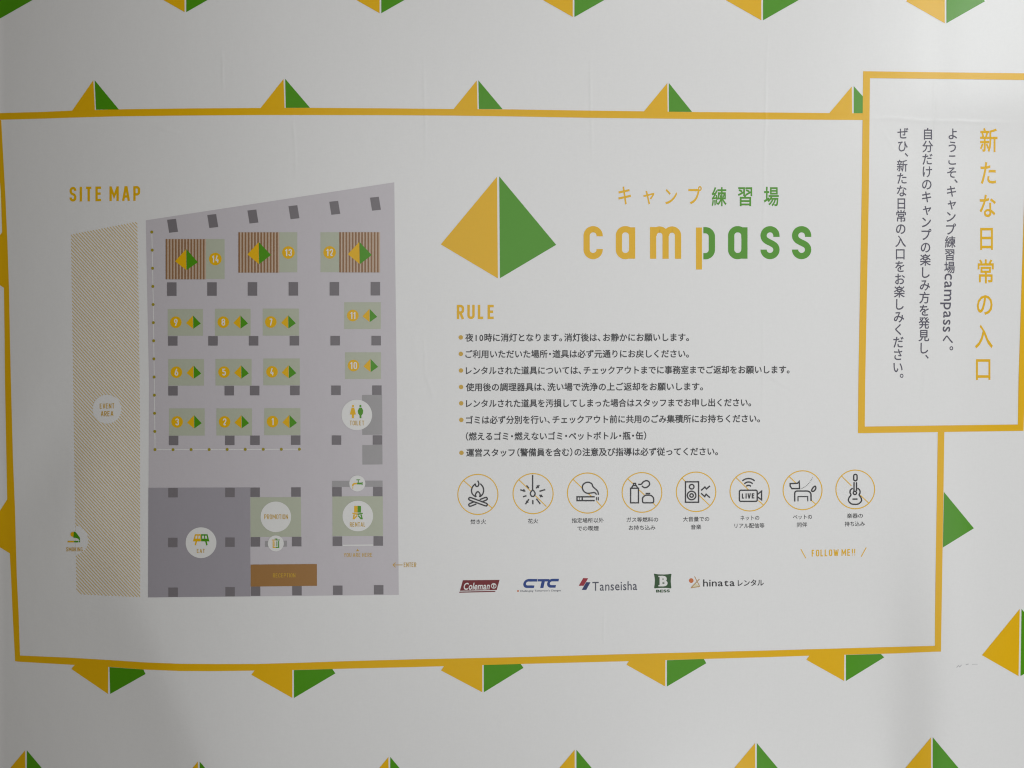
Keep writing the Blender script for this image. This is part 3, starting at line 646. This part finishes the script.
ink('smoking_icon', [Z(60, 520, 8, [(112, 92), (128, 100), (142, 118), (158, 140), (162, 164), (152, 164), (146, 150), (128, 144), (106, 140)]), rect(74.2, 540.9, 78.4, 542.4), rect(79, 540.9, 80, 542.4)], GRN, ea, 4)
# round facility markers
def marker(cx, cy, r, txt, x0, x1, y, h, y_parts, g_parts):
    o = ink('facility_marker', [disc(cx, cy, r, 44)], MAPW, banner, 4)
    if txt: ink('map_lettering', [], GOLD, o, 5, caps(txt, x0, x1, y, y, h, .58, .42, .46))
    if y_parts: ink('marker_icon', y_parts, YEL, o, 5)
    if g_parts: ink('marker_icon', g_parts, GRN, o, 5)
tz = lambda p: Z(320, 380, 8.533, p)
marker(356.8, 414.9, 15.3, 'TOILET', 349.8, 364.2, 420.7, 4.6, [disc(353, 406, 1.1, 14), tz([(270, 236), (292, 236), (307, 294), (290, 296), (290, 326), (272, 326), (272, 296), (254, 294)])],
       [disc(360.4, 406, 1.1, 14), tz([(335, 236), (357, 236), (369, 262), (365, 288), (354, 302), (354, 326), (338, 326), (338, 302), (326, 288), (322, 262)])])
ez = lambda p: Z(170, 500, 7.68, p)
marker(201, 542.7, 15.4, 'EAT', 196.9, 204.8, 549, 4.0, [ez(p) for p in ([(192, 263), (237, 263), (237, 274), (189, 274)], [(189, 274), (198, 274), (194, 296), (183, 296)], [(212, 274), (219, 274), (217, 296), (208, 296)], [(231, 274), (237, 274), (237, 296), (231, 296)], [(182, 297), (237, 297), (237, 318), (176, 318)], [(196, 318), (208, 318), (199, 350), (189, 344)])],
       [ez(p) for p in ([(239, 263), (288, 263), (291, 274), (239, 274)], [(282, 274), (291, 274), (297, 296), (286, 296)], [(261, 274), (268, 274), (272, 296), (263, 296)], [(239, 274), (247, 274), (247, 296), (239, 296)], [(239, 297), (297, 297), (303, 318), (239, 318)], [(270, 318), (282, 318), (289, 344), (279, 350)])])
marker(275.8, 516.8, 15.3, 'PROMOTION', 264.4, 288, 514.4, 4.8, None, None)
marker(275.8, 543.4, 8.0, None, 0, 0, 0, 0, [rect(272.7, 540.9, 273.7, 547.9), rect(273.7, 547, 275.7, 547.9), rect(274.5, 541.4, 275.1, 546.4), rect(271.9, 539.7, 275.7, 540.5)],
       [rect(278.2, 540.9, 279.2, 547.9), rect(275.8, 547, 278.2, 547.9), rect(276.5, 541.4, 277.3, 546.4), rect(275.8, 539.6, 279.9, 540.4), rect(274.7, 538.6, 277.3, 539.4)])
marker(357.3, 483.4, 8.0, None, 0, 0, 0, 0, [[(352.2, 484.6), (353.6, 483), (357, 482.8), (357, 484.3), (354, 484.6), (353.4, 486.4), (352, 486.4)], disc(352.8, 488, .6, 10)], [rect(357.1, 482.6, 361.6, 484.4), rect(357.8, 480, 358.7, 482.5), rect(356.4, 479.4, 360.2, 480.2), rect(361.7, 482, 362.6, 485)])
marker(357.8, 516, 15.3, 'RENTAL', 350, 365.4, 522.3, 4.4, [rect(354.2, 505.9, 357.5, 512.6), [(352.2, 512.8), (357.5, 513.4), (357.5, 515), (352.6, 514)], [(353.6, 514.4), (355, 514.8), (353.8, 519.4), (352.6, 519.2)], [(356.6, 515.2), (357.6, 516), (354.2, 519.6), (353.2, 518.8)]],
       [rect(357.6, 505.9, 361, 512.6), [(357.6, 513.4), (363, 512.8), (362.6, 514), (357.6, 515)], [(360.4, 514.8), (361.8, 514.4), (362.8, 519.2), (361.6, 519.4)], [(358.6, 515.2), (357.7, 516), (361, 519.6), (362, 518.8)]])
# a scuff on the cloth
ink('scuff_mark', [], SCUFF, banner, 1, [ribbon([(956.6, 667.6), (958.5, 665.6), (959.8, 667), (961.6, 664.8)], .7), ribbon([(965.8, 664.8), (968.6, 664.0)], .8), ribbon([(972, 664.4), (977.6, 664.2)], .4)])
